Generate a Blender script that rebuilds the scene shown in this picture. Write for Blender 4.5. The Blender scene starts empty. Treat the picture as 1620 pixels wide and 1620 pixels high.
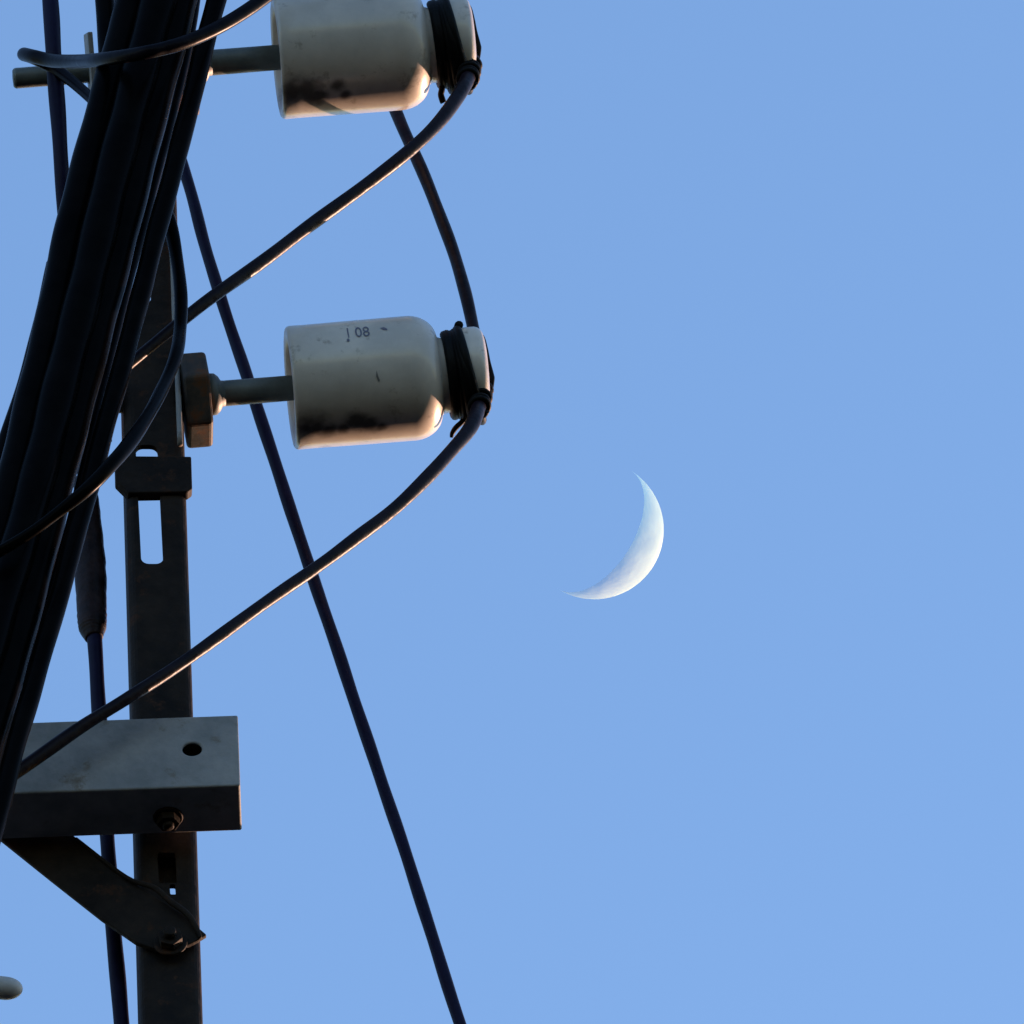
import bpy, bmesh, math, random
from mathutils import Vector, Matrix
random.seed(4)
S = bpy.context.scene
C = S.collection
R_ = math.radians

# ------------------------------------------------------------------ camera
PITCH, ROLL, FOV = R_(43.6), R_(3.0), R_(3.9)
CAM = Vector((0, 0, 1.6))
F = Vector((0, math.cos(PITCH), math.sin(PITCH)))
U0 = Vector((0, -math.sin(PITCH), math.cos(PITCH)))
X0 = Vector((1, 0, 0))
RT = math.cos(ROLL) * X0 - math.sin(ROLL) * U0
UP = math.cos(ROLL) * U0 + math.sin(ROLL) * X0
cd = bpy.data.cameras.new('camera')
cam = bpy.data.objects.new('camera', cd); C.objects.link(cam)
m = Matrix((RT, UP, -F)).transposed().to_4x4(); m.translation = CAM
cam.matrix_world = m
cd.sensor_width = 36; cd.angle = FOV; cd.clip_start = 0.5; cd.clip_end = 20000
S.camera = cam
TAN = math.tan(FOV / 2)

def ray(px, py):
    return F + ((px - 810) / 810 * TAN) * RT + ((810 - py) / 810 * TAN) * UP

# ------------------------------------------------------------------ sun and sky
ELONG = R_(55.5)          # angle between the moon and the sun, read off the crescent
ang = R_(32)            # the crescent opens away from the sun
mdir = ray(940, 838).normalized()
side = math.cos(ang) * RT - math.sin(ang) * UP
sdir = (math.cos(ELONG) * mdir + math.sin(ELONG) * side).normalized()
SUN_EL = math.asin(sdir.z); SUN_AZ = math.atan2(sdir.x, sdir.y)
print('SUN elevation', math.degrees(SUN_EL), 'azimuth', math.degrees(SUN_AZ))
w = bpy.data.worlds.new('World'); S.world = w; w.use_nodes = True
nt = w.node_tree; bg = nt.nodes['Background']
sky = nt.nodes.new('ShaderNodeTexSky'); sky.sky_type = 'NISHITA'; sky.sun_disc = False
sky.sun_elevation = max(SUN_EL, R_(2.0)); sky.sun_rotation = SUN_AZ
sky.air_density = 1.0; sky.dust_density = 0.3; sky.ozone_density = 1.6
nt.links.new(sky.outputs[0], bg.inputs[0]); bg.inputs[1].default_value = 0.15
tint = nt.nodes.new('ShaderNodeMix'); tint.data_type = 'RGBA'; tint.blend_type = 'MULTIPLY'; tint.inputs['Factor'].default_value = 1   # deeper blue evening air
nt.links.new(sky.outputs[0], tint.inputs[6]); tint.inputs[7].default_value = (0.86, 0.99, 1.32, 1); nt.links.new(tint.outputs[2], bg.inputs[0])
sl = bpy.data.lights.new('sun', 'SUN'); sl.energy = 2.05; sl.angle = R_(0.5); sl.color = (1.0, 0.58, 0.40)
so = bpy.data.objects.new('sun', sl); C.objects.link(so)
so.rotation_euler = sdir.to_track_quat('Z', 'Y').to_euler(); so.location = (0, 0, 40)
S.view_settings.view_transform = 'Standard'; S.view_settings.look = 'None'
S.view_settings.exposure = 2.09; S.view_settings.gamma = 1
S.cycles.max_bounces = 6; S.cycles.transparent_max_bounces = 8

# ------------------------------------------------------------------ helpers
DREF = 12.0
YREF = (CAM + F * DREF).y
def Q(px, py, dy=0.0):
    """the point seen at a pixel that lies dy metres behind the mast's front plane"""
    r = ray(px, py); t = (YREF + dy - CAM.y) / r.y
    return CAM + r * t
def K(p):                                   # metres per pixel of the photograph at a point
    return (p - CAM).dot(F) * 2 * TAN / 1620

def link(name, bm, mat, parent=None, smooth=True, bevel=0, label=None):
    me = bpy.data.meshes.new(name)
    bmesh.ops.recalc_face_normals(bm, faces=bm.faces)
    bm.to_mesh(me); bm.free()
    for p in me.polygons: p.use_smooth = smooth
    me.materials.append(mat)
    o = bpy.data.objects.new(name, me); C.objects.link(o)
    if parent: o.parent = parent
    if bevel:
        b = o.modifiers.new('b', 'BEVEL'); b.width = bevel; b.segments = 3; b.limit_method = 'ANGLE'; b.angle_limit = R_(30)
        o.modifiers.new('n', 'WEIGHTED_NORMAL').keep_sharp = True
    if label: o['label'] = label
    return o
def empty(name, loc, label, cat, group=None):
    o = bpy.data.objects.new(name, None); C.objects.link(o); o.location = loc; o.empty_display_size = .05
    tag(o, label, cat, group); return o
def tag(o, label, cat, group=None, kind=None):
    o['label'] = label; o['category'] = cat
    if group: o['group'] = group
    if kind: o['kind'] = kind
    return o

def spline(pts, n=10):
    """Catmull-Rom through (Vector, radius)"""
    P = [pts[0]] + list(pts) + [pts[-1]]
    out = []
    for i in range(1, len(P) - 2):
        for k in range(n):
            t = k / n
            def f(a, b, c, d):
                return 0.5 * ((2 * b) + (c - a) * t + (2 * a - 5 * b + 4 * c - d) * t * t + (3 * b - a - 3 * c + d) * t ** 3)
            out.append((f(P[i-1][0], P[i][0], P[i+1][0], P[i+2][0]), f(P[i-1][1], P[i][1], P[i+1][1], P[i+2][1])))
    out.append(P[-2]); return out
def tube(bm, pts, seg=20, cap='flat', closed=False, wob=0.0):
    ref = None; rings = []
    n = len(pts)
    for i, (p, r) in enumerate(pts):
        a = pts[(i - 1) % n][0] if closed else pts[max(i - 1, 0)][0]
        b = pts[(i + 1) % n][0] if closed else pts[min(i + 1, n - 1)][0]
        t = (b - a).normalized()
        if ref is None:
            ref = t.orthogonal().normalized()
        ref = (ref - t * ref.dot(t)).normalized()
        bi = t.cross(ref)
        rr = r * (1 + wob * (random.random() - .5))
        rings.append([bm.verts.new(p + rr * (math.cos(2*math.pi*k/seg) * ref + math.sin(2*math.pi*k/seg) * bi)) for k in range(seg)])
    rng = range(n if closed else n - 1)
    for i in rng:
        A, B = rings[i], rings[(i + 1) % n]
        for k in range(seg):
            bm.faces.new((A[k], A[(k+1) % seg], B[(k+1) % seg], B[k]))
    if not closed:
        bm.faces.new(rings[0][::-1]); bm.faces.new(rings[-1])
    return rings

def cable(name, pix, mat, ext=(0, 0), n=10, wob=0.0, parent=None, seg=20, jitter=0.0, relax=0):
    """pix: (px, py, dy, radius in px); ext: metres of straight run added beyond each end"""
    pts = []
    for (x, y, d, r) in pix:
        p = Q(x, y, d); pts.append((p, r * K(p)))
    sp = spline(pts, n)
    for _ in range(relax):
        sp = [sp[0]] + [(sp[i][0] * .5 + (sp[i-1][0] + sp[i+1][0]) * .25, sp[i][1]) for i in range(1, len(sp) - 1)] + [sp[-1]]
    if jitter:
        ph = [random.uniform(0, 6.28) for _ in range(4)]
        L = 0; q = []
        for i, (p, r) in enumerate(sp):
            if i: L += (p - sp[i-1][0]).length
            q.append((p + X0 * jitter * (math.sin(L * 23 + ph[0]) + .6 * math.sin(L * 57 + ph[1])), r * (1 + .03 * math.sin(L * 70 + ph[2]))))
        sp = q
    if ext[0]:
        d = (sp[0][0] - sp[3][0]).normalized(); sp.insert(0, (sp[0][0] + d * ext[0], sp[0][1]))
    if ext[1]:
        d = (sp[-1][0] - sp[-4][0]).normalized(); sp.append((sp[-1][0] + d * ext[1], sp[-1][1]))
    bm = bmesh.new(); tube(bm, sp, seg, wob=wob)
    return link(name, bm, mat, parent)

def lathe(bm, O, ax, prof, seg=96):
    e1 = ax.orthogonal().normalized(); e2 = ax.cross(e1)
    rings = []
    for (t, r) in prof:
        if r < 1e-6: rings.append([bm.verts.new(O + ax * t)])
        else: rings.append([bm.verts.new(O + ax * t + r * (math.cos(2*math.pi*k/seg) * e1 + math.sin(2*math.pi*k/seg) * e2)) for k in range(seg)])
    for A, B in zip(rings, rings[1:]):
        for k in range(seg):
            k2 = (k + 1) % seg
            if len(A) == 1 and len(B) == 1: continue
            if len(A) == 1: bm.faces.new((A[0], B[k2], B[k]))
            elif len(B) == 1: bm.faces.new((A[k], A[k2], B[0]))
            else: bm.faces.new((A[k], A[k2], B[k2], B[k]))
    return rings
def prism(bm, O, ax, up, poly, t0, t1):
    """polygon (u, v) in the plane across ax, pushed from t0 to t1"""
    up = (up - ax * up.dot(ax)).normalized(); s = ax.cross(up)
    A = [bm.verts.new(O + ax * t0 + s * u + up * v) for u, v in poly]
    B = [bm.verts.new(O + ax * t1 + s * u + up * v) for u, v in poly]
    n = len(poly); bm.faces.new(A); bm.faces.new(B[::-1])
    for i in range(n): bm.faces.new((A[i], B[i], B[(i+1) % n], A[(i+1) % n]))
def ngon(n, r, rot=0): return [(r * math.cos(2*math.pi*i/n + rot), r * math.sin(2*math.pi*i/n + rot)) for i in range(n)]
def box(bm, M, a, b):
    v = [bm.verts.new(M @ Vector((x, y, z))) for x in (a[0], b[0]) for y in (a[1], b[1]) for z in (a[2], b[2])]
    for f in ((0,1,3,2), (4,6,7,5), (0,4,5,1), (2,3,7,6), (0,2,6,4), (1,5,7,3)): bm.faces.new([v[i] for i in f])
def boolean(o, bmcut):
    me = bpy.data.meshes.new('cut'); bmesh.ops.recalc_face_normals(bmcut, faces=bmcut.faces); bmcut.to_mesh(me); bmcut.free()
    c = bpy.data.objects.new('cut', me); C.objects.link(c)
    b = o.modifiers.new('x', 'BOOLEAN'); b.object = c; b.operation = 'DIFFERENCE'; b.solver = 'EXACT'
    bpy.context.view_layer.update()
    dg = bpy.context.evaluated_depsgraph_get()
    new = bpy.data.meshes.new_from_object(o.evaluated_get(dg))
    o.modifiers.remove(b); o.data = new
    bpy.data.objects.remove(c)

# ------------------------------------------------------------------ materials
def mat(name, col, rough=.5, metal=0.0, spec=.5, coat=0, coat_rough=.1, noise=None, bump=None, patch=None):
    """noise=(scale, low colour, high colour), patch=(scale, threshold, colour): worn patches with their own shape"""
    M = bpy.data.materials.new(name); M.use_nodes = True
    t = M.node_tree; b = t.nodes['Principled BSDF']
    b.inputs['Base Color'].default_value = (*col, 1); b.inputs['Roughness'].default_value = rough
    b.inputs['Metallic'].default_value = metal; b.inputs['Specular IOR Level'].default_value = spec
    b.inputs['Coat Weight'].default_value = coat; b.inputs['Coat Roughness'].default_value = coat_rough
    tc = t.nodes.new('ShaderNodeTexCoord'); co = tc.outputs['Object']
    cur = None
    if noise:
        n = t.nodes.new('ShaderNodeTexNoise'); n.inputs['Scale'].default_value = noise[0]; n.inputs['Detail'].default_value = 8
        n.inputs['Roughness'].default_value = .65; t.links.new(co, n.inputs['Vector'])
        r = t.nodes.new('ShaderNodeValToRGB'); r.color_ramp.elements[0].position = .35; r.color_ramp.elements[1].position = .68
        r.color_ramp.elements[0].color = (*noise[1], 1); r.color_ramp.elements[1].color = (*noise[2], 1)
        t.links.new(n.outputs['Fac'], r.inputs[0]); cur = r.outputs[0]
        rr = t.nodes.new('ShaderNodeMapRange'); rr.inputs['To Min'].default_value = rough * .75; rr.inputs['To Max'].default_value = min(1, rough * 1.3)
        t.links.new(n.outputs['Fac'], rr.inputs['Value']); t.links.new(rr.outputs[0], b.inputs['Roughness'])
    if patch:
        n = t.nodes.new('ShaderNodeTexNoise'); n.inputs['Scale'].default_value = patch[0]; n.inputs['Detail'].default_value = 10
        n.inputs['Roughness'].default_value = .7; t.links.new(co, n.inputs['Vector'])
        r = t.nodes.new('ShaderNodeValToRGB'); r.color_ramp.elements[0].position = patch[1]; r.color_ramp.elements[1].position = patch[1] + .08
        r.color_ramp.elements[0].color = (0, 0, 0, 1); r.color_ramp.elements[1].color = (1, 1, 1, 1)
        t.links.new(n.outputs['Fac'], r.inputs[0])
        mx = t.nodes.new('ShaderNodeMix'); mx.data_type = 'RGBA'
        t.links.new(r.outputs[0], mx.inputs['Factor'])
        if cur: t.links.new(cur, mx.inputs[6])
        else: mx.inputs[6].default_value = (*col, 1)
        mx.inputs[7].default_value = (*patch[2], 1); cur = mx.outputs[2]
    if cur: t.links.new(cur, b.inputs['Base Color'])
    if bump:
        n = t.nodes.new('ShaderNodeTexNoise'); n.inputs['Scale'].default_value = bump[0]; n.inputs['Detail'].default_value = 6
        t.links.new(co, n.inputs['Vector'])
        bp = t.nodes.new('ShaderNodeBump'); bp.inputs['Strength'].default_value = bump[1]; bp.inputs['Distance'].default_value = bump[2]
        t.links.new(n.outputs['Fac'], bp.inputs['Height']); t.links.new(bp.outputs[0], b.inputs['Normal'])
    return M
M_cable = mat('black_cable_sheath', (.006, .0055, .012), .33, spec=.04, noise=(60, (.002, .002, .004), (.007, .006, .010)), bump=(90, .2, .002), patch=(25, .6, (.016, .013, .014)))
M_jump = mat('sun_faded_brown_cable', (.012, .008, .011), .38, spec=.1, noise=(45, (.005, .003, .006), (.014, .008, .012)), bump=(90, .3, .003), patch=(18, .62, (.020, .013, .014)))
M_thick = mat('thick_cable_sheath', (.005, .005, .007), .27, spec=.015, noise=(30, (.0008, .0008, .001), (.003, .003, .0032)), bump=(30, .12, .003))
M_navy = mat('weathered_navy_cable', (.008, .007, .03), .5, spec=.1, noise=(70, (.004, .003, .018), (.007, .006, .030)), bump=(120, .2, .001))
M_mast = mat('dark_rusted_steel', (.012, .011, .010), .65, spec=.1, noise=(26, (.009, .007, .006), (.030, .022, .017)), bump=(110, .6, .002), patch=(38, .57, (.045, .022, .012)))
M_galv = mat('dull_galvanised_steel', (.10, .105, .11), .6, spec=.15, metal=.0, noise=(30, (.20, .21, .215), (.31, .31, .31)), bump=(120, .5, .0015), patch=(24, .57, (.17, .145, .12)))
M_pin = mat('greenish_galvanised_pin', (.07, .08, .075), .5, noise=(50, (.075, .09, .082), (.13, .145, .135)), bump=(200, .3, .0006))
M_nut = mat('rusty_nut', (.06, .05, .045), .6, spec=.2, noise=(40, (.03, .028, .026), (.085, .065, .05)), bump=(180, .4, .0008), patch=(40, .50, (.10, .045, .02)))
M_porc = mat('glazed_porcelain', (.50, .49, .46), .45, spec=.4, coat=.5, coat_rough=.2, noise=(22, (.47, .435, .385), (.62, .575, .51)), bump=(9, .25, .004), patch=(48, .57, (.36, .32, .27)))
M_ink = mat('printed_ink', (.13, .13, .18), .5)
M_chip = mat('dull_scratch', (.16, .15, .14), .6)
M_tie = mat('tarred_tie_wire', (.004, .004, .004), .5, spec=.08, bump=(300, .4, .001))
M_sleeve = mat('brown_heat_shrink', (.03, .02, .02), .45, spec=.1, noise=(40, (.006, .004, .005), (.035, .020, .020)), bump=(60, .6, .004))
M_pipe = mat('grey_pipe', (.6, .6, .6), .5, noise=(40, (.5, .5, .5), (.62, .62, .62)))
M_ground = mat('dark_earth', (.05, .045, .04), 1.0, spec=0.0, noise=(.4, (.025, .023, .02), (.045, .04, .036)))

# ------------------------------------------------------------------ ground
bm = bmesh.new(); bmesh.ops.create_grid(bm, x_segments=8, y_segments=8, size=9000)
g = link('ground', bm, M_ground, smooth=False); g['kind'] = 'structure'

# ------------------------------------------------------------------ moon
MD = 3000.0
mc = CAM + ray(940, 838) * MD
mr = 110 * MD * 2 * TAN / 1620
bm = bmesh.new(); bmesh.ops.create_uvsphere(bm, u_segments=192, v_segments=96, radius=mr)
MM = bpy.data.materials.new('moon_dust_behind_daylit_air'); MM.use_nodes = True
t = MM.node_tree; t.nodes.clear()
out = t.nodes.new('ShaderNodeOutputMaterial'); mix = t.nodes.new('ShaderNodeMixShader')
tr = t.nodes.new('ShaderNodeBsdfTransparent'); df = t.nodes.new('ShaderNodeBsdfDiffuse'); geo = t.nodes.new('ShaderNodeNewGeometry')
tc = t.nodes.new('ShaderNodeTexCoord'); nz = t.nodes.new('ShaderNodeTexNoise'); nz.inputs['Scale'].default_value = .16; nz.inputs['Detail'].default_value = 8
rp = t.nodes.new('ShaderNodeValToRGB')
rp.color_ramp.elements[0].position = .35; rp.color_ramp.elements[1].position = .65
MOON_LO, MOON_HI, MOON_AIR = (.38, .51, .31), (.49, .65, .40), (.76, .80, .82)
rp.color_ramp.elements[0].color = (*MOON_LO, 1); rp.color_ramp.elements[1].color = (*MOON_HI, 1)
t.links.new(tc.outputs['Object'], nz.inputs['Vector']); t.links.new(nz.outputs['Fac'], rp.inputs[0]); t.links.new(rp.outputs[0], df.inputs['Color'])
df.inputs['Roughness'].default_value = 0.15
n2 = t.nodes.new('ShaderNodeTexNoise'); n2.inputs['Scale'].default_value = .5; n2.inputs['Detail'].default_value = 8
bpn = t.nodes.new('ShaderNodeBump'); bpn.inputs['Strength'].default_value = .35; bpn.inputs['Distance'].default_value = .4
t.links.new(tc.outputs['Object'], n2.inputs['Vector']); t.links.new(n2.outputs['Fac'], bpn.inputs['Height']); t.links.new(bpn.outputs[0], df.inputs['Normal'])
# the daylit air lies in front of the moon: its light adds to the sky's; the far side of the ball is left clear
tr.inputs[0].default_value = (*MOON_AIR, 1); tb = t.nodes.new('ShaderNodeBsdfTransparent'); ad = t.nodes.new('ShaderNodeAddShader')
t.links.new(tr.outputs[0], ad.inputs[0]); t.links.new(df.outputs[0], ad.inputs[1])
t.links.new(geo.outputs['Backfacing'], mix.inputs[0]); t.links.new(ad.outputs[0], mix.inputs[1]); t.links.new(tb.outputs[0], mix.inputs[2]); t.links.new(mix.outputs[0], out.inputs[0])
# by day only the sunlit half of the ball stands out: the night half is left open
bmesh.ops.bisect_plane(bm, geom=bm.verts[:] + bm.edges[:] + bm.faces[:], plane_co=(0, 0, 0), plane_no=sdir, clear_inner=True)
moon = link('moon', bm, MM); moon.location = mc
tag(moon, 'pale white crescent moon in the clear blue sky', 'moon')

# ------------------------------------------------------------------ steel mast (open channel, slotted)
yaw = R_(5)
def frame(px, py, dy, yaw):
    M = Matrix.Rotation(yaw, 4, 'Z'); M.translation = Q(px, py, dy); return M
# front web centre line: (254, 900)
k = K(Q(250, 900))
MB = frame(251, 900, 0, yaw)          # left side turned a little towards the camera
wd, dp, th, rad = 48 * k, 92 * k, .005, .008
# cross-section of the channel (x across, y away), opening away from the camera
def arc(cx, cy, r, a0, a1, n=5): return [(cx + r*math.cos(R_(a0+(a1-a0)*i/n)), cy + r*math.sin(R_(a0+(a1-a0)*i/n))) for i in range(n+1)]
outl = [(-wd, dp)] + arc(-wd+rad, rad, rad, 180, 270) + arc(wd-rad, rad, rad, 270, 360) + [(wd, dp), (wd-th, dp)] + \
       arc(wd-th-.002, th+.002, .002, 0, -90, 3) + arc(-wd+th+.002, th+.002, .002, -90, -180, 3) + [(-wd+th, dp)]
zb, zt = -MB.translation.z, 1.1
bm = bmesh.new()
A = [bm.verts.new(MB @ Vector((x, y, zb))) for x, y in outl]; B = [bm.verts.new(MB @ Vector((x, y, zt))) for x, y in outl]
n = len(outl); bm.faces.new(A); bm.faces.new(B[::-1])
for i in range(n): bm.faces.new((A[i], B[i], B[(i+1) % n], A[(i+1) % n]))
mast_root = empty('steel_mast', (MB.translation.x, MB.translation.y, 0), 'dark rusted slotted steel channel mast standing upright behind the cables', 'mast')
def to_root(o, root):
    o.parent = root; o.matrix_parent_inverse = Matrix.Translation(-root.location)
    return o
chan = link('channel', bm, M_mast, smooth=False)
def web(px, py):                       # local x, z on the web for a pixel
    r = ray(px, py); nrm = MB.to_3x3() @ Vector((0, 1, 0)); t = (MB.translation - CAM).dot(nrm) / r.dot(nrm)
    p = MB.inverted() @ (CAM + r * t); return p.x, p.z
cut = bmesh.new()
def slot(pxc, pyt, pyb, halfw, rt=.8):
    (x1, z1), (x2, z2) = web(pxc[0], pyt), web(pxc[1], pyb)
    hw = halfw * k; r = hw * rt; poly = []
    for (cx, cz, a0) in ((x2 + hw - r, z2 + r, -90), (x1 + hw - r, z1 - r, 0), (x1 - hw + r, z1 - r, 90), (x2 - hw + r, z2 + r, 180)):
        for i in range(6): a = R_(a0 + 18 * i); poly.append((cx + r*math.cos(a), cz + r*math.sin(a)))
    A = [cut.verts.new(MB @ Vector((x, -.02, z))) for x, z in poly]; B = [cut.verts.new(MB @ Vector((x, .02, z))) for x, z in poly]
    cut.faces.new(A); cut.faces.new(B[::-1]); m_ = len(poly)
    for i in range(m_): cut.faces.new((A[i], B[i], B[(i+1) % m_], A[(i+1) % m_]))
slot((232, 241), 704, 892, 17.5, .7)
slot((220, 222), 300, 480, 17.5, .7)
slot((263, 266), 1349, 1397, 14, .3)
slot((273, 274), 1399, 1415, 4.5, .5)
slot((272, 278), 1680, 1860, 17.5, .7)
boolean(chan, cut); to_root(chan, mast_root)
# plate behind the small slot
bm = bmesh.new(); x, z = web(262, 1350)
box(bm, MB, (x - .014, th + .012, z - .018), (x + .014, th + .016, z + .04)); to_root(link('back_plate', bm, M_mast, smooth=False, bevel=.001), mast_root)
# clamp band around the mast, with a chamfered lower left corner
bm = bmesh.new(); x, zt1 = web(298, 727); _, zb1 = web(298, 783)
hw = wd + .0045
prof = [(-hw - .004, zt1), (hw, zt1), (hw, zb1 + .004), (hw - .004, zb1), (-hw + .006, zb1 - .002), (-hw - .004, zb1 + .012)]
A = [bm.verts.new(MB @ Vector((a, -.004, b))) for a, b in prof]; B = [bm.verts.new(MB @ Vector((a, .0065, b))) for a, b in prof]
bm.faces.new(A); bm.faces.new(B[::-1])
for i in range(6): bm.faces.new((A[i], B[i], B[(i+1) % 6], A[(i+1) % 6]))
to_root(link('clamp_band', bm, M_mast, smooth=False, bevel=.0012), mast_root)
# added pale strip that imitates the sunlit right edge of the upper mast
bm = bmesh.new()
pts = [(Q(x, y, -.004), r * K(Q(x, y))) for x, y, r in ((268, 350, 4), (273, 420, 4), (276, 500, 4.2), (281, 600, 4.5), (285, 704, 4.5))]
tube(bm, spline(pts, 6), 12); to_root(link('lit_edge_strip', bm, M_galv, label='added pale steel strip imitating the sunlit right edge'), mast_root)

# ------------------------------------------------------------------ crossarm: square tube bolted across the front of the mast
cy = R_(1.4)
CB = frame(380, 1242, -.0085 - 74 * .0005 / math.sin(PITCH), cy)       # bottom front right corner
kc = K(CB.translation)
hgt = 110 * kc / math.cos(PITCH); dep = 74 * kc / math.sin(PITCH)
L = 1.1
bm = bmesh.new(); box(bm, CB, (-L, 0, 0), (0, dep, hgt))
arm_root = empty('crossarm', CB.translation + Vector((-.2, 0, 0)), 'dull grey galvanised square steel crossarm bolted across the dark mast', 'crossarm')
beam = link('beam', bm, M_galv, smooth=False)
cut = bmesh.new()
box(cut, CB, (-L - .01, .003, .003), (-.003, dep - .003, hgt - .003))     # hollow tube; unseen end cap added to keep sunlight out of the hole
boolean(beam, cut); cut = bmesh.new()
r = ray(304, 1186); tt = (CB.translation.y - CAM.y) / r.y; hp = CB.inverted() @ (CAM + r * tt)
hr = 15.5 * kc
A = [cut.verts.new(CB @ Vector((hp.x + hr*math.cos(a), -.01, hp.z + hr*.9*math.sin(a)))) for a in [2*math.pi*i/32 for i in range(32)]]
B = [cut.verts.new(CB @ Vector((hp.x + hr*math.cos(a), .01, hp.z + hr*.9*math.sin(a)))) for a in [2*math.pi*i/32 for i in range(32)]]
cut.faces.new(A); cut.faces.new(B[::-1])
for i in range(32): cut.faces.new((A[i], B[i], B[(i+1) % 32], A[(i+1) % 32]))
boolean(beam, cut)
b = beam.modifiers.new('b', 'BEVEL'); b.width = .0022; b.segments = 3; b.limit_method = 'ANGLE'; b.angle_limit = R_(40)
to_root(beam, arm_root)
# bolt under the beam
dn = Vector((0, 0, -1))
r = ray(266, 1292); tt = (CB.translation.z - CAM.z) / r.z; bp = CAM + r * tt
bolt = bmesh.new()
lathe(bolt, bp, dn, [(0, 0), (0, 24*kc), (3*kc, 24*kc), (4*kc, 22*kc), (4*kc, 0)], 40)
prism(bolt, bp, dn, Vector((0, 1, 0)), ngon(6, 19*kc), 4*kc, 17*kc)
to_root(link('bolt', bolt, M_mast, smooth=False, bevel=.0009), arm_root)
bolt = bmesh.new(); lathe(bolt, bp, dn, [(17*kc, 0), (17*kc, 9*kc), (22*kc, 9*kc), (24*kc, 7*kc), (24*kc, 0)], 24)
to_root(link('bolt_shank', bolt, M_mast), arm_root)

# ------------------------------------------------------------------ diagonal brace
bm = bmesh.new()
poly = [(-60, 1190), (20, 1248), (120, 1324), (172, 1366), (225, 1405), (262, 1428), (300, 1452), (314, 1467), (327, 1478), (312, 1487), (290, 1498), (255, 1504), (215, 1491), (160, 1453), (80, 1390), (5, 1330), (-110, 1240)]
A = [bm.verts.new(Q(x, y, -.0075)) for x, y in poly]; B = [bm.verts.new(v.co + Vector((0, .0045, 0))) for v in A]
bm.faces.new(A); bm.faces.new(B[::-1]); n = len(poly)
for i in range(n): bm.faces.new((A[i], B[i], B[(i+1) % n], A[(i+1) % n]))
br = empty('diagonal_brace', Q(160, 1400, -.006), 'flat dark steel brace slanting up from the mast to the underside of the crossarm', 'brace')
to_root(link('flat_bar', bm, M_mast, smooth=False, bevel=.0012), br)
# folded lip on its upper edge
bm = bmesh.new()
pts = [(Q(x, y, d), r_ * k) for x, y, d, r_ in ((120, 1327, -.008, 3), (200, 1388, -.009, 3.5), (243, 1404, -.012, 4.5), (268, 1425, -.013, 5), (296, 1446, -.013, 5), (310, 1466, -.011, 4.5), (317, 1484, -.009, 3))]
tube(bm, spline(pts, 6), 10); to_root(link('lip', bm, M_mast), br)
bp = Q(270, 1493, -.0078); fw = Vector((0, -1, 0)); bm = bmesh.new()
lathe(bm, bp, fw, [(0, 0), (0, 26*k), (4*k, 26*k), (5*k, 24*k), (5*k, 0)], 40)
prism(bm, bp, fw, Vector((0, 0, 1)), ngon(6, 20*k, .3), 5*k, 20*k)
lathe(bm, bp, fw, [(20*k, 0), (20*k, 10*k), (30*k, 10*k), (32*k, 8*k), (32*k, 0)], 24)
to_root(link('bolt', bm, M_mast, smooth=False, bevel=.001), br)

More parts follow.
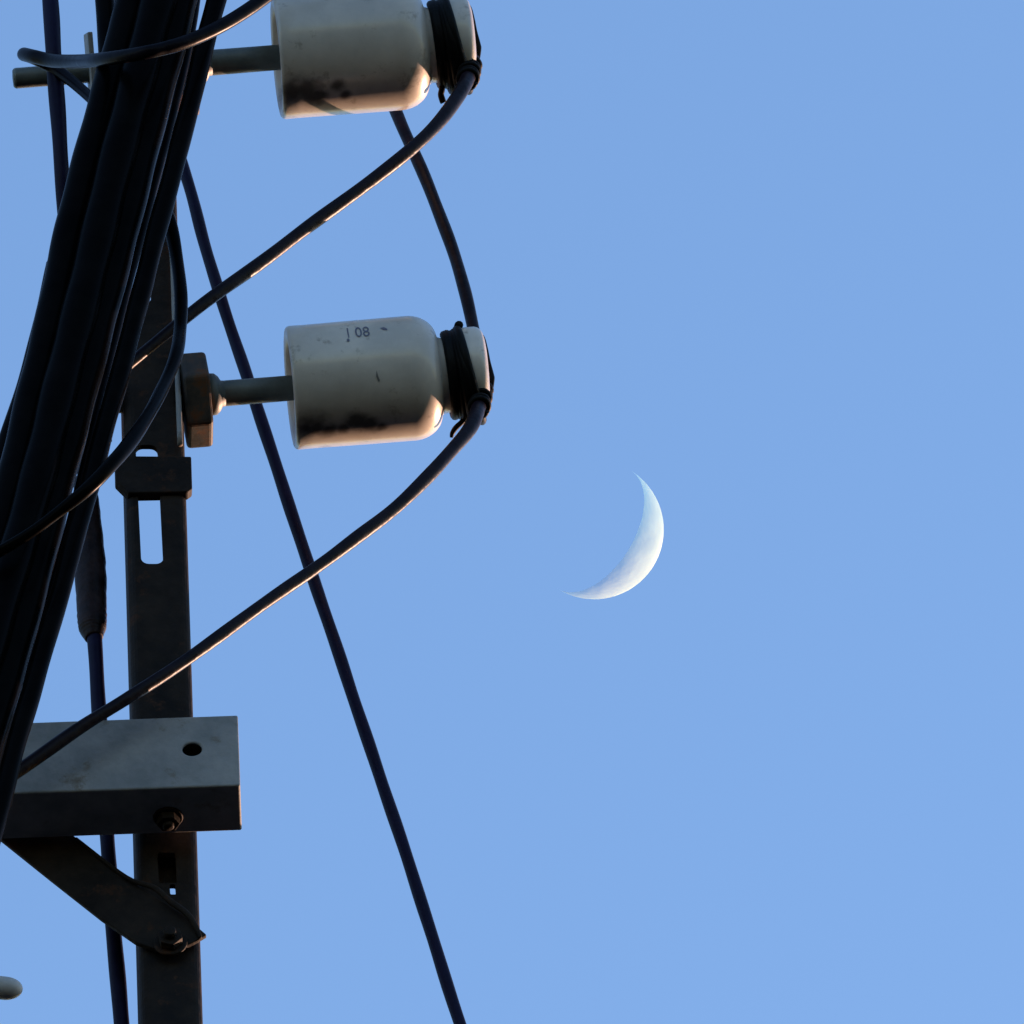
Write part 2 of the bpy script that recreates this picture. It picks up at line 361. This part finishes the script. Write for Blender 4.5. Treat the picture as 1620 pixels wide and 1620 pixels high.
# ------------------------------------------------------------------ insulators
PHI, DEL = R_(4.7), R_(4.5)
AX = (math.cos(DEL) * (math.cos(PHI) * RT + math.sin(PHI) * UP) + math.sin(DEL) * F).normalized()
NU = (UP - AX * UP.dot(AX)).normalized()          # across the axis, up in the picture
NF = AX.cross(NU).normalized()
if NF.dot(F) > 0: NF = -NF                        # towards the camera
def fillet(t0, r0, t1, r1, n=10):                 # quarter ellipse, shoulder first
    return [(t0 + (t1 - t0) * math.sin(math.pi/2*i/n), r1 + (r0 - r1) * math.cos(math.pi/2*i/n)) for i in range(n + 1)]
def paint_reflections(M, spots):
    """dark reflections painted into the glaze colour as ragged blots at given places"""
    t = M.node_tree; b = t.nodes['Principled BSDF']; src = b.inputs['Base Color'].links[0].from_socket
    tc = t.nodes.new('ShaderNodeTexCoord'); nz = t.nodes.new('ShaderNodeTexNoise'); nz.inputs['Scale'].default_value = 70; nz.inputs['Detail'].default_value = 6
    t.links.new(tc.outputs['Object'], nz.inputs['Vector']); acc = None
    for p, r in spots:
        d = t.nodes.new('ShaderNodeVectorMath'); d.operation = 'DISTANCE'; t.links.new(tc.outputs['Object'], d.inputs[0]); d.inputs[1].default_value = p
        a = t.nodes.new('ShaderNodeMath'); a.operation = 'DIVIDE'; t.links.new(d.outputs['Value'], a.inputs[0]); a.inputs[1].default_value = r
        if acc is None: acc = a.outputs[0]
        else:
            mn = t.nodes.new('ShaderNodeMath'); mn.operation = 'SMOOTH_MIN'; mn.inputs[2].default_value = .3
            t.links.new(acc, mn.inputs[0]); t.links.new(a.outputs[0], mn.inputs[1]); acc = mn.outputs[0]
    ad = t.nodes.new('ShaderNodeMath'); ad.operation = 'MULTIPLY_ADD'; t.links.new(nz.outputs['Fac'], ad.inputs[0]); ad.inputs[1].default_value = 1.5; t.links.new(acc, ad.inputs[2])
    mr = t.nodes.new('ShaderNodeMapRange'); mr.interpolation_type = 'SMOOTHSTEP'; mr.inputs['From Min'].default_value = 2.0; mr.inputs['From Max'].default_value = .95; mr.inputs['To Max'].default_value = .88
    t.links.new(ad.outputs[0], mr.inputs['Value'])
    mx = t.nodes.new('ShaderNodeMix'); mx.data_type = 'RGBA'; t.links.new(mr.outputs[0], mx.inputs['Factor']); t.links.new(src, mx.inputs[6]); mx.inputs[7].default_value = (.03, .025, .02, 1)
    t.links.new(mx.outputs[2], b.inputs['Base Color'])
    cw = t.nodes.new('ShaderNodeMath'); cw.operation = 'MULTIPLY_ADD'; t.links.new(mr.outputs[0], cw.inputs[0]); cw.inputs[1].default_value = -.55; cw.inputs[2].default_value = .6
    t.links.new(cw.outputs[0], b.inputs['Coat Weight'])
def insulator(px, py, label, mark, reflect_spots):
    O = Q(px, py, .022); q = K(O)
    root = empty('pin_insulator', O, label, 'insulator', 'porcelain insulators on the mast')
    prof = [(40, 0), (40, 60), (12, 78), (3, 84), (0, 90), (.6, 94), (3, 97), (7, 98.3), (30, 98), (100, 98.6), (192, 99)]
    prof += [(192 + 46*math.sin(a), 61 + 38*math.cos(a)) for a in [math.pi/2*i/12 for i in range(1, 12)]]
    prof += [(239, 62), (244, 60), (262, 60), (269, 64), (273, 69), (277, 72), (283, 73.5), (299, 73.5), (304, 72), (308, 69), (311, 64), (313, 56), (314, 40), (314.5, 0)]
    bm = bmesh.new(); lathe(bm, O, AX, [(a * q, b * q) for a, b in prof], 128)
    def bar(tpx, ypx):
        ph = math.asin(ypx / 98.6); return O + AX * tpx * q + 98.7 * q * (math.sin(ph) * NU + math.cos(ph) * NF)
    mp = M_porc.copy(); paint_reflections(mp, [(bar(a, b), r * q) for a, b, r in reflect_spots])
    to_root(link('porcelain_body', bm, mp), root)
    # steel pin with threaded tail
    bm = bmesh.new()
    lathe(bm, O, AX, [(39*q, 0), (39*q, 20*q), (-100*q, 20.5*q), (-112*q, 20*q), (-150*q, 18*q), (-300*q, 18*q)], 40)
    p = []
    for i in range(0, 64): p += [((-300 - i*1.8)*q, 17*q), ((-300.9 - i*1.8)*q, 15.8*q)]
    p += [(-416*q, 15.5*q), (-418*q, 13*q), (-419*q, 0)]
    lathe(bm, O, AX, [(-300*q, 18*q)] + p, 32)
    to_root(link('pin', bm, M_pin), root)
    bm = bmesh.new(); prism(bm, O - NU * 7 * q, AX, NU, ngon(6, 77*q, math.pi/6), -170*q, -128*q)
    to_root(link('hex_nut', bm, M_nut, smooth=False, bevel=.0035), root)
    bm = bmesh.new(); lathe(bm, O, AX, [(-128*q, 0), (-128*q, 34*q), (-118*q, 33*q), (-112*q, 28*q), (-108*q, 21*q), (-100*q, 20*q), (-100*q, 0)], 40)
    to_root(link('collar', bm, M_pin), root)
    bm = bmesh.new(); prism(bm, O, AX, NU, ngon(4, 88*q, math.pi/4), -298*q, -290*q)
    to_root(link('square_washer', bm, M_galv, smooth=False, bevel=.001), root)
    def surf(tpx, ypx, lift=.0005):              # point on the barrel at t along the axis and y px above the axis
        ph = math.asin(max(-1, min(1, ypx / 98.6)))
        return O + AX * tpx * q + (98.7 * q + lift) * (math.sin(ph) * NU + math.cos(ph) * NF)
    if mark:
        def glyphs(txt, t0, y0, size, sx=1.0):
            cu = bpy.data.curves.new('ink', 'FONT'); cu.body = txt; cu.size = size; cu.resolution_u = 3; cu.offset = .05
            to = bpy.data.objects.new('ink', cu); C.objects.link(to); bpy.context.view_layer.update()
            me = bpy.data.meshes.new_from_object(to.evaluated_get(bpy.context.evaluated_depsgraph_get())); bpy.data.objects.remove(to)
            vs = [surf(t0 + v.co.x * sx, y0 + v.co.y) for v in me.vertices]
            return vs, [tuple(p.vertices) for p in me.polygons]
        bm = bmesh.new()
        for txt, t0, y0, sz, sx in (('1', 90, 71, 22, 1.0), ('.', 89.5, 65, 40, 1.0), ('08', 106, 71, 22, 1.1)):
            vs, fs = glyphs(txt, t0, y0, sz, sx); bv = [bm.verts.new(v) for v in vs]
            for f in fs:
                try: bm.faces.new([bv[i] for i in f])
                except ValueError: pass
        def blot(pts):
            bm.faces.new([bm.verts.new(surf(a, b)) for a, b in pts])
        blot([(147, 82), (153, 83), (158, 80), (158, 77.5), (152, 79)])
        
        to_root(link('printed_mark', bm, M_ink, smooth=False), root)
        bm = bmesh.new(); bm.faces.new([bm.verts.new(surf(a, b)) for a, b in ((133, 17), (134.5, 8), (137, 1), (135.5, -2), (133, 2), (131.5, 7))])
        to_root(link('scratch', bm, M_chip, smooth=False), root)
    # chips, and painted dark reflections low on the barrel, each with its own shape
    return root, O, q
def tie(O, q, label, tail, seed, hold):
    rnd = random.Random(seed)
    root = empty('tie_wire', O + AX * 260 * q, label, 'tie wire', 'tie wires on the insulator necks')
    bm = bmesh.new()
    pts = []; turns = 6; N = 40
    for i in range(turns * N + 1):
        th = 2 * math.pi * i / N; s = i / N
        low = ((1 - math.cos(th)) / 2) ** 1.5
        t = (251 + 4.2 * s) + low * (3 + 4.2 * s)
        rr = 64 + .8 * math.sin(th * .37) + .6 * math.sin(s * 2.1)
        if t > 266: rr += min(13, (t - 266) * 1.3)
        pts.append((O + AX * t * q + rr * q * (math.cos(th) * NU + math.sin(th) * NF), 7.0 * q))
    tube(bm, pts, 10); to_root(link('wrap', bm, M_tie), root)
    # a second layer that binds the line cable just below the head
    bm = bmesh.new(); pts = []
    p0, p1 = Q(*hold[0]), Q(*hold[1]); ax = (p1 - p0).normalized(); e1 = ax.cross(F).normalized(); e2 = ax.cross(e1)
    for i in range(5 * N + 1):
        th = 2 * math.pi * i / N; f = i / (5 * N)
        pts.append((p0.lerp(p1, f) + (14 + 1.0 * math.sin(f * 17)) * q * (math.cos(th) * e1 + math.sin(th) * e2), 4.4 * q))
    tube(bm, pts, 10)
    to_root(link('binding', bm, M_tie), root)
    # single strand over the end of the head
    bm = bmesh.new(); pts = []
    for (t, u, f) in ((303, 64, -46), (313, 56, -30), (316, 38, -16), (318, 16, -8), (321, -4, 0), (321, -12, 6), (316, -30, 12), (305, -48, 30)):
        pts.append((O + q * (AX * t + NU * u + NF * f), 4.2 * q))
    tube(bm, spline(pts, 6), 10); to_root(link('end_strand', bm, M_tie), root)
    bm = bmesh.new()
    pts = [(O + q * (AX * t + NU * u + NF * f), r_ * q) for (t, u, f, r_) in tail]
    tube(bm, spline(pts, 6), 10); to_root(link('tail', bm, M_tie), root)
    return root
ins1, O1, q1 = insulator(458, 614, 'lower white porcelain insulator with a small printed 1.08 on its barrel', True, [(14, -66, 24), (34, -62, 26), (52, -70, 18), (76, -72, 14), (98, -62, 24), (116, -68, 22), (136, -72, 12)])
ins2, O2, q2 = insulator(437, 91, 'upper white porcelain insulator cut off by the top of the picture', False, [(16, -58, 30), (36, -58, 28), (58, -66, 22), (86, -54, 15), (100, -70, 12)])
tie(O1, q1, 'black tie wire round the neck of the lower insulator, its thin tail curling down', [(276, -66, 20, 5), (266, -76, 24, 4.5), (256, -84, 24, 4.5), (250, -92, 22, 3.8), (248, -99, 22, 2.6)], 3, ((763, 618, .031), (757, 648, .006)))
tie(O2, q2, 'black tie wire round the neck of the upper insulator, its blunt tail pointing straight down', [(258, -58, 18, 5), (256, -72, 22, 5), (254, -80, 22, 5), (256, -90, 22, 5.2), (257, -93, 22, 4.5)], 8, ((745, 104, .027), (739, 128, .006)))

# ------------------------------------------------------------------ line cables
def T_(o, label, group=None): return tag(o, label, 'cable', group)
jr = 10.5
up_part = [(555, -10, .20, 10), (590, 85, .16, 10), (628, 180, .13, 10), (658, 250, .12, 10), (690, 325, .11, 10), (718, 400, .10, 10), (736, 460, .09, 10), (748, 520, .085, 10), (757, 560, .075, 10.5)]
def low(dx, dy): return [(764 + dx, 606 + dy, .04, 11), (762 + dx, 630 + dy, .022, 12.5)]
T_(cable('line_cable', up_part + low(0, 0) + [(754, 655, .0, 12), (742, 680, -.01, 11.5), (716, 711, -.02, 11), (680, 750, -.03, 11), (620, 808, -.04, jr), (560, 854, -.05, jr), (495, 902, -.06, 10), (400, 967, -.075, 10), (300, 1040, -.09, 10), (200, 1106, -.10, 10), (120, 1156, -.105, 10.5), (40, 1212, -.11, 11), (-40, 1266, -.115, 11)], M_jump, (1.5, 1.2), jitter=.00035),
   'black cable from behind the upper insulator, tied to the lower head, then across the crossarm')
T_(cable('line_cable', [(x - 21, y - 523, d, r) for x, y, d, r in up_part] + [(747, 83, .04, 11), (745, 108, .022, 12.5), (736, 133, .0, 12), (720, 160, -.01, 11.5), (694, 193, -.02, 11), (654, 232, -.03, 10.5), (598, 278, -.035, jr), (500, 350, -.045, jr), (420, 410, -.055, jr), (345, 463, -.065, jr), (290, 505, -.07, 9.5), (210, 572, -.075, 9), (150, 622, -.08, 10), (90, 668, -.08, 10)], M_jump, (1.5, .0), jitter=.00035),
   'black cable hanging from the upper insulator head and slanting down left behind the looped cable')
T_(cable('service_cable', [(235, 90, .20, 10), (262, 180, .19, 10), (296, 285, .18, 9.5), (322, 380, .17, 9.5), (347, 463, .16, 9.5), (372, 540, .16, 9.5), (400, 625, .15, 10), (428, 710, .15, 10), (458, 800, .15, 10), (492, 905, .15, 10), (545, 1062, .15, 10), (600, 1225, .15, 10), (655, 1392, .15, 10), (728, 1620, .15, 10), (760, 1715, .15, 10)], M_navy, (2, 3), jitter=.0002),
   'long navy cable crossing the open sky from the bundle to the bottom edge')
v1 = T_(cable('rising_cable', [(72, -90, -.05, 13), (79, 0, -.05, 13), (85, 80, -.05, 13), (90, 150, -.04, 13), (97, 260, -.03, 12), (106, 400, 0, 12), (118, 560, .01, 13), (134, 740, .02, 13), (143, 900, .03, 13), (150, 1010, .03, 12), (155, 1100, .035, 12), (163, 1220, .04, 12), (171, 1340, .04, 12), (178, 1440, .04, 13), (185, 1540, .04, 13), (194, 1640, .04, 13)], M_navy, (2, 3), jitter=.0003),
   'dark cable running down left of the mast and behind the crossarm, with a brown sleeve')
bm = bmesh.new()
pts = [(Q(x, y, d), r_ * K(Q(x, y))) for x, y, d, r_ in ((134, 760, .02, 18), (139, 830, .025, 22), (143, 900, .028, 25), (145, 960, .03, 24), (146, 988, .03, 23), (147, 1000, .03, 19), (149, 1010, .03, 14))]
tube(bm, spline(pts, 8), 24, wob=.06)
link('sleeve', bm, M_sleeve, v1, label='wrinkled brown shrink sleeve on the cable')

def strand(label, pix, r, dy, mt, ext=(1.5, 1.5), name='thick_cable', jit=.0001):
    o = cable(name, [(x, y, dy + (d[0] if d else 0), r) for x, y, *d in pix], mt, ext, jitter=jit, seg=28, relax=90)
    return T_(o, label, 'cable bundle in front of the mast')
strand('leftmost thick black cable of the slanting bundle', [(232, -60), (211, 0), (184, 100), (156, 200), (128, 300), (104, 400), (86, 500), (58, 600), (40, 680), (22, 760), (-4, 860), (-40, 980)], 27.5, -.20, M_thick)
strand('thick black cable second from the left in the slanting bundle', [(270, -60), (252, 0), (226, 100), (199, 200), (173, 300), (150, 400), (126, 500), (98, 600), (80, 680), (60, 760), (32, 860), (0, 960), (-34, 1080)], 30, -.212, M_thick)
strand('third thick black cable of the bundle, pale light along its right edge', [(300, -60), (285, 0), (263, 90), (238, 180), (210, 296), (185, 395), (158, 500), (133, 600), (112, 680), (91, 760), (66, 860), (42, 960), (8, 1080), (-30, 1200), (-60, 1320)], 27.5, -.20, M_thick)
strand('rightmost black cable of the bundle, edge caught by the light', [(358, -60), (343, 0), (328, 57), (309, 128), (275, 267), (253, 346), (241, 400), (214, 494), (195, 573), (172, 647), (156, 720), (137, 791), (117, 853), (95, 940), (80, 984), (50, 1095), (37, 1140), (13, 1225), (-12, 1322), (-40, 1430)], 16, -.205, M_thick, jit=.0004)
strand('thin black cable in the gap beside the rightmost bundle cable', [(318, -60), (306, 40), (293, 100), (276, 170), (252, 262), (226, 362), (200, 462), (182, 530), (166, 600), (150, 660), (136, 720), (120, 800), (90, 900), (60, 1000)], 7, -.16, M_cable, name='thin_cable')
strand('black cable standing upright beside the top left of the bundle', [(163, -60), (166, 0), (170, 60), (174, 110), (176, 180), (168, 260), (150, 330)], 16, -.17, M_thick, (1.5, 0))
strand('black cable leaving the bundle at the left edge of the picture', [(90, 420, ), (60, 560), (28, 660), (-3, 740), (-30, 830)], 17, -.16, M_thick, (0, 1.2))
strand('black cable hidden low behind the bundle near the crossarm', [(120, 640), (84, 800), (52, 940), (22, 1040), (-8, 1160), (-40, 1280)], 24, -.17, M_thick, (0, 1.2))
T_(cable('looped_cable', [(236, 270, -.13, 10), (250, 305, -.13, 10.5), (268, 350, -.13, 11), (279, 402, -.13, 10.5), (285, 462, -.14, 10.5), (285, 518, -.15, 10.5), (279, 560, -.17, 10.5), (262, 606, -.19, 10.5), (237, 652, -.22, 10.5), (206, 699, -.245, 12), (175, 735, -.26, 12), (140, 772, -.262, 11), (96, 808, -.255, 9.5), (50, 842, -.25, 9), (0, 872, -.24, 9), (-60, 905, -.22, 9)], M_thick, (0, .6), jitter=.0003),
   'slack black cable looping out right of the bundle and back across it')
T_(cable('wrapped_cable', [(200, 215, -.12, 9), (160, 172, -.09, 9), (137, 149, -.07, 9), (108, 124, -.055, 9.5), (80, 105, -.05, 10), (52, 91, -.058, 10.5), (38, 86, -.075, 11), (52, 89, -.095, 11), (84, 96, -.11, 11), (120, 97, -.15, 11), (160, 94, -.22, 11), (220, 85, -.255, 11), (262, 76, -.255, 11), (300, 64, -.25, 11), (348, 42, -.24, 11), (394, 14, -.23, 11), (440, -20, -.22, 11)], M_cable, (0, 1.5), n=14, seg=24),
   'thin black cable hooked round the bundle near the top with its bend sticking out left')

# ------------------------------------------------------------------ pipe end at the lower left edge
pts = [(Q(-300, 1530, -.1), 18*k), (Q(-40, 1558, -.1), 18*k)]
for i in range(9):
    a = math.pi/2*i/8; pts.append((Q(8 + 28*math.sin(a), 1563.5 + 1.5*math.sin(a), -.1), max(.3, 18*math.cos(a))*k))
bm = bmesh.new(); tube(bm, pts, 28)
tag(link('pipe_end', bm, M_pipe), 'rounded grey pipe end poking in at the lower left edge', 'pipe')
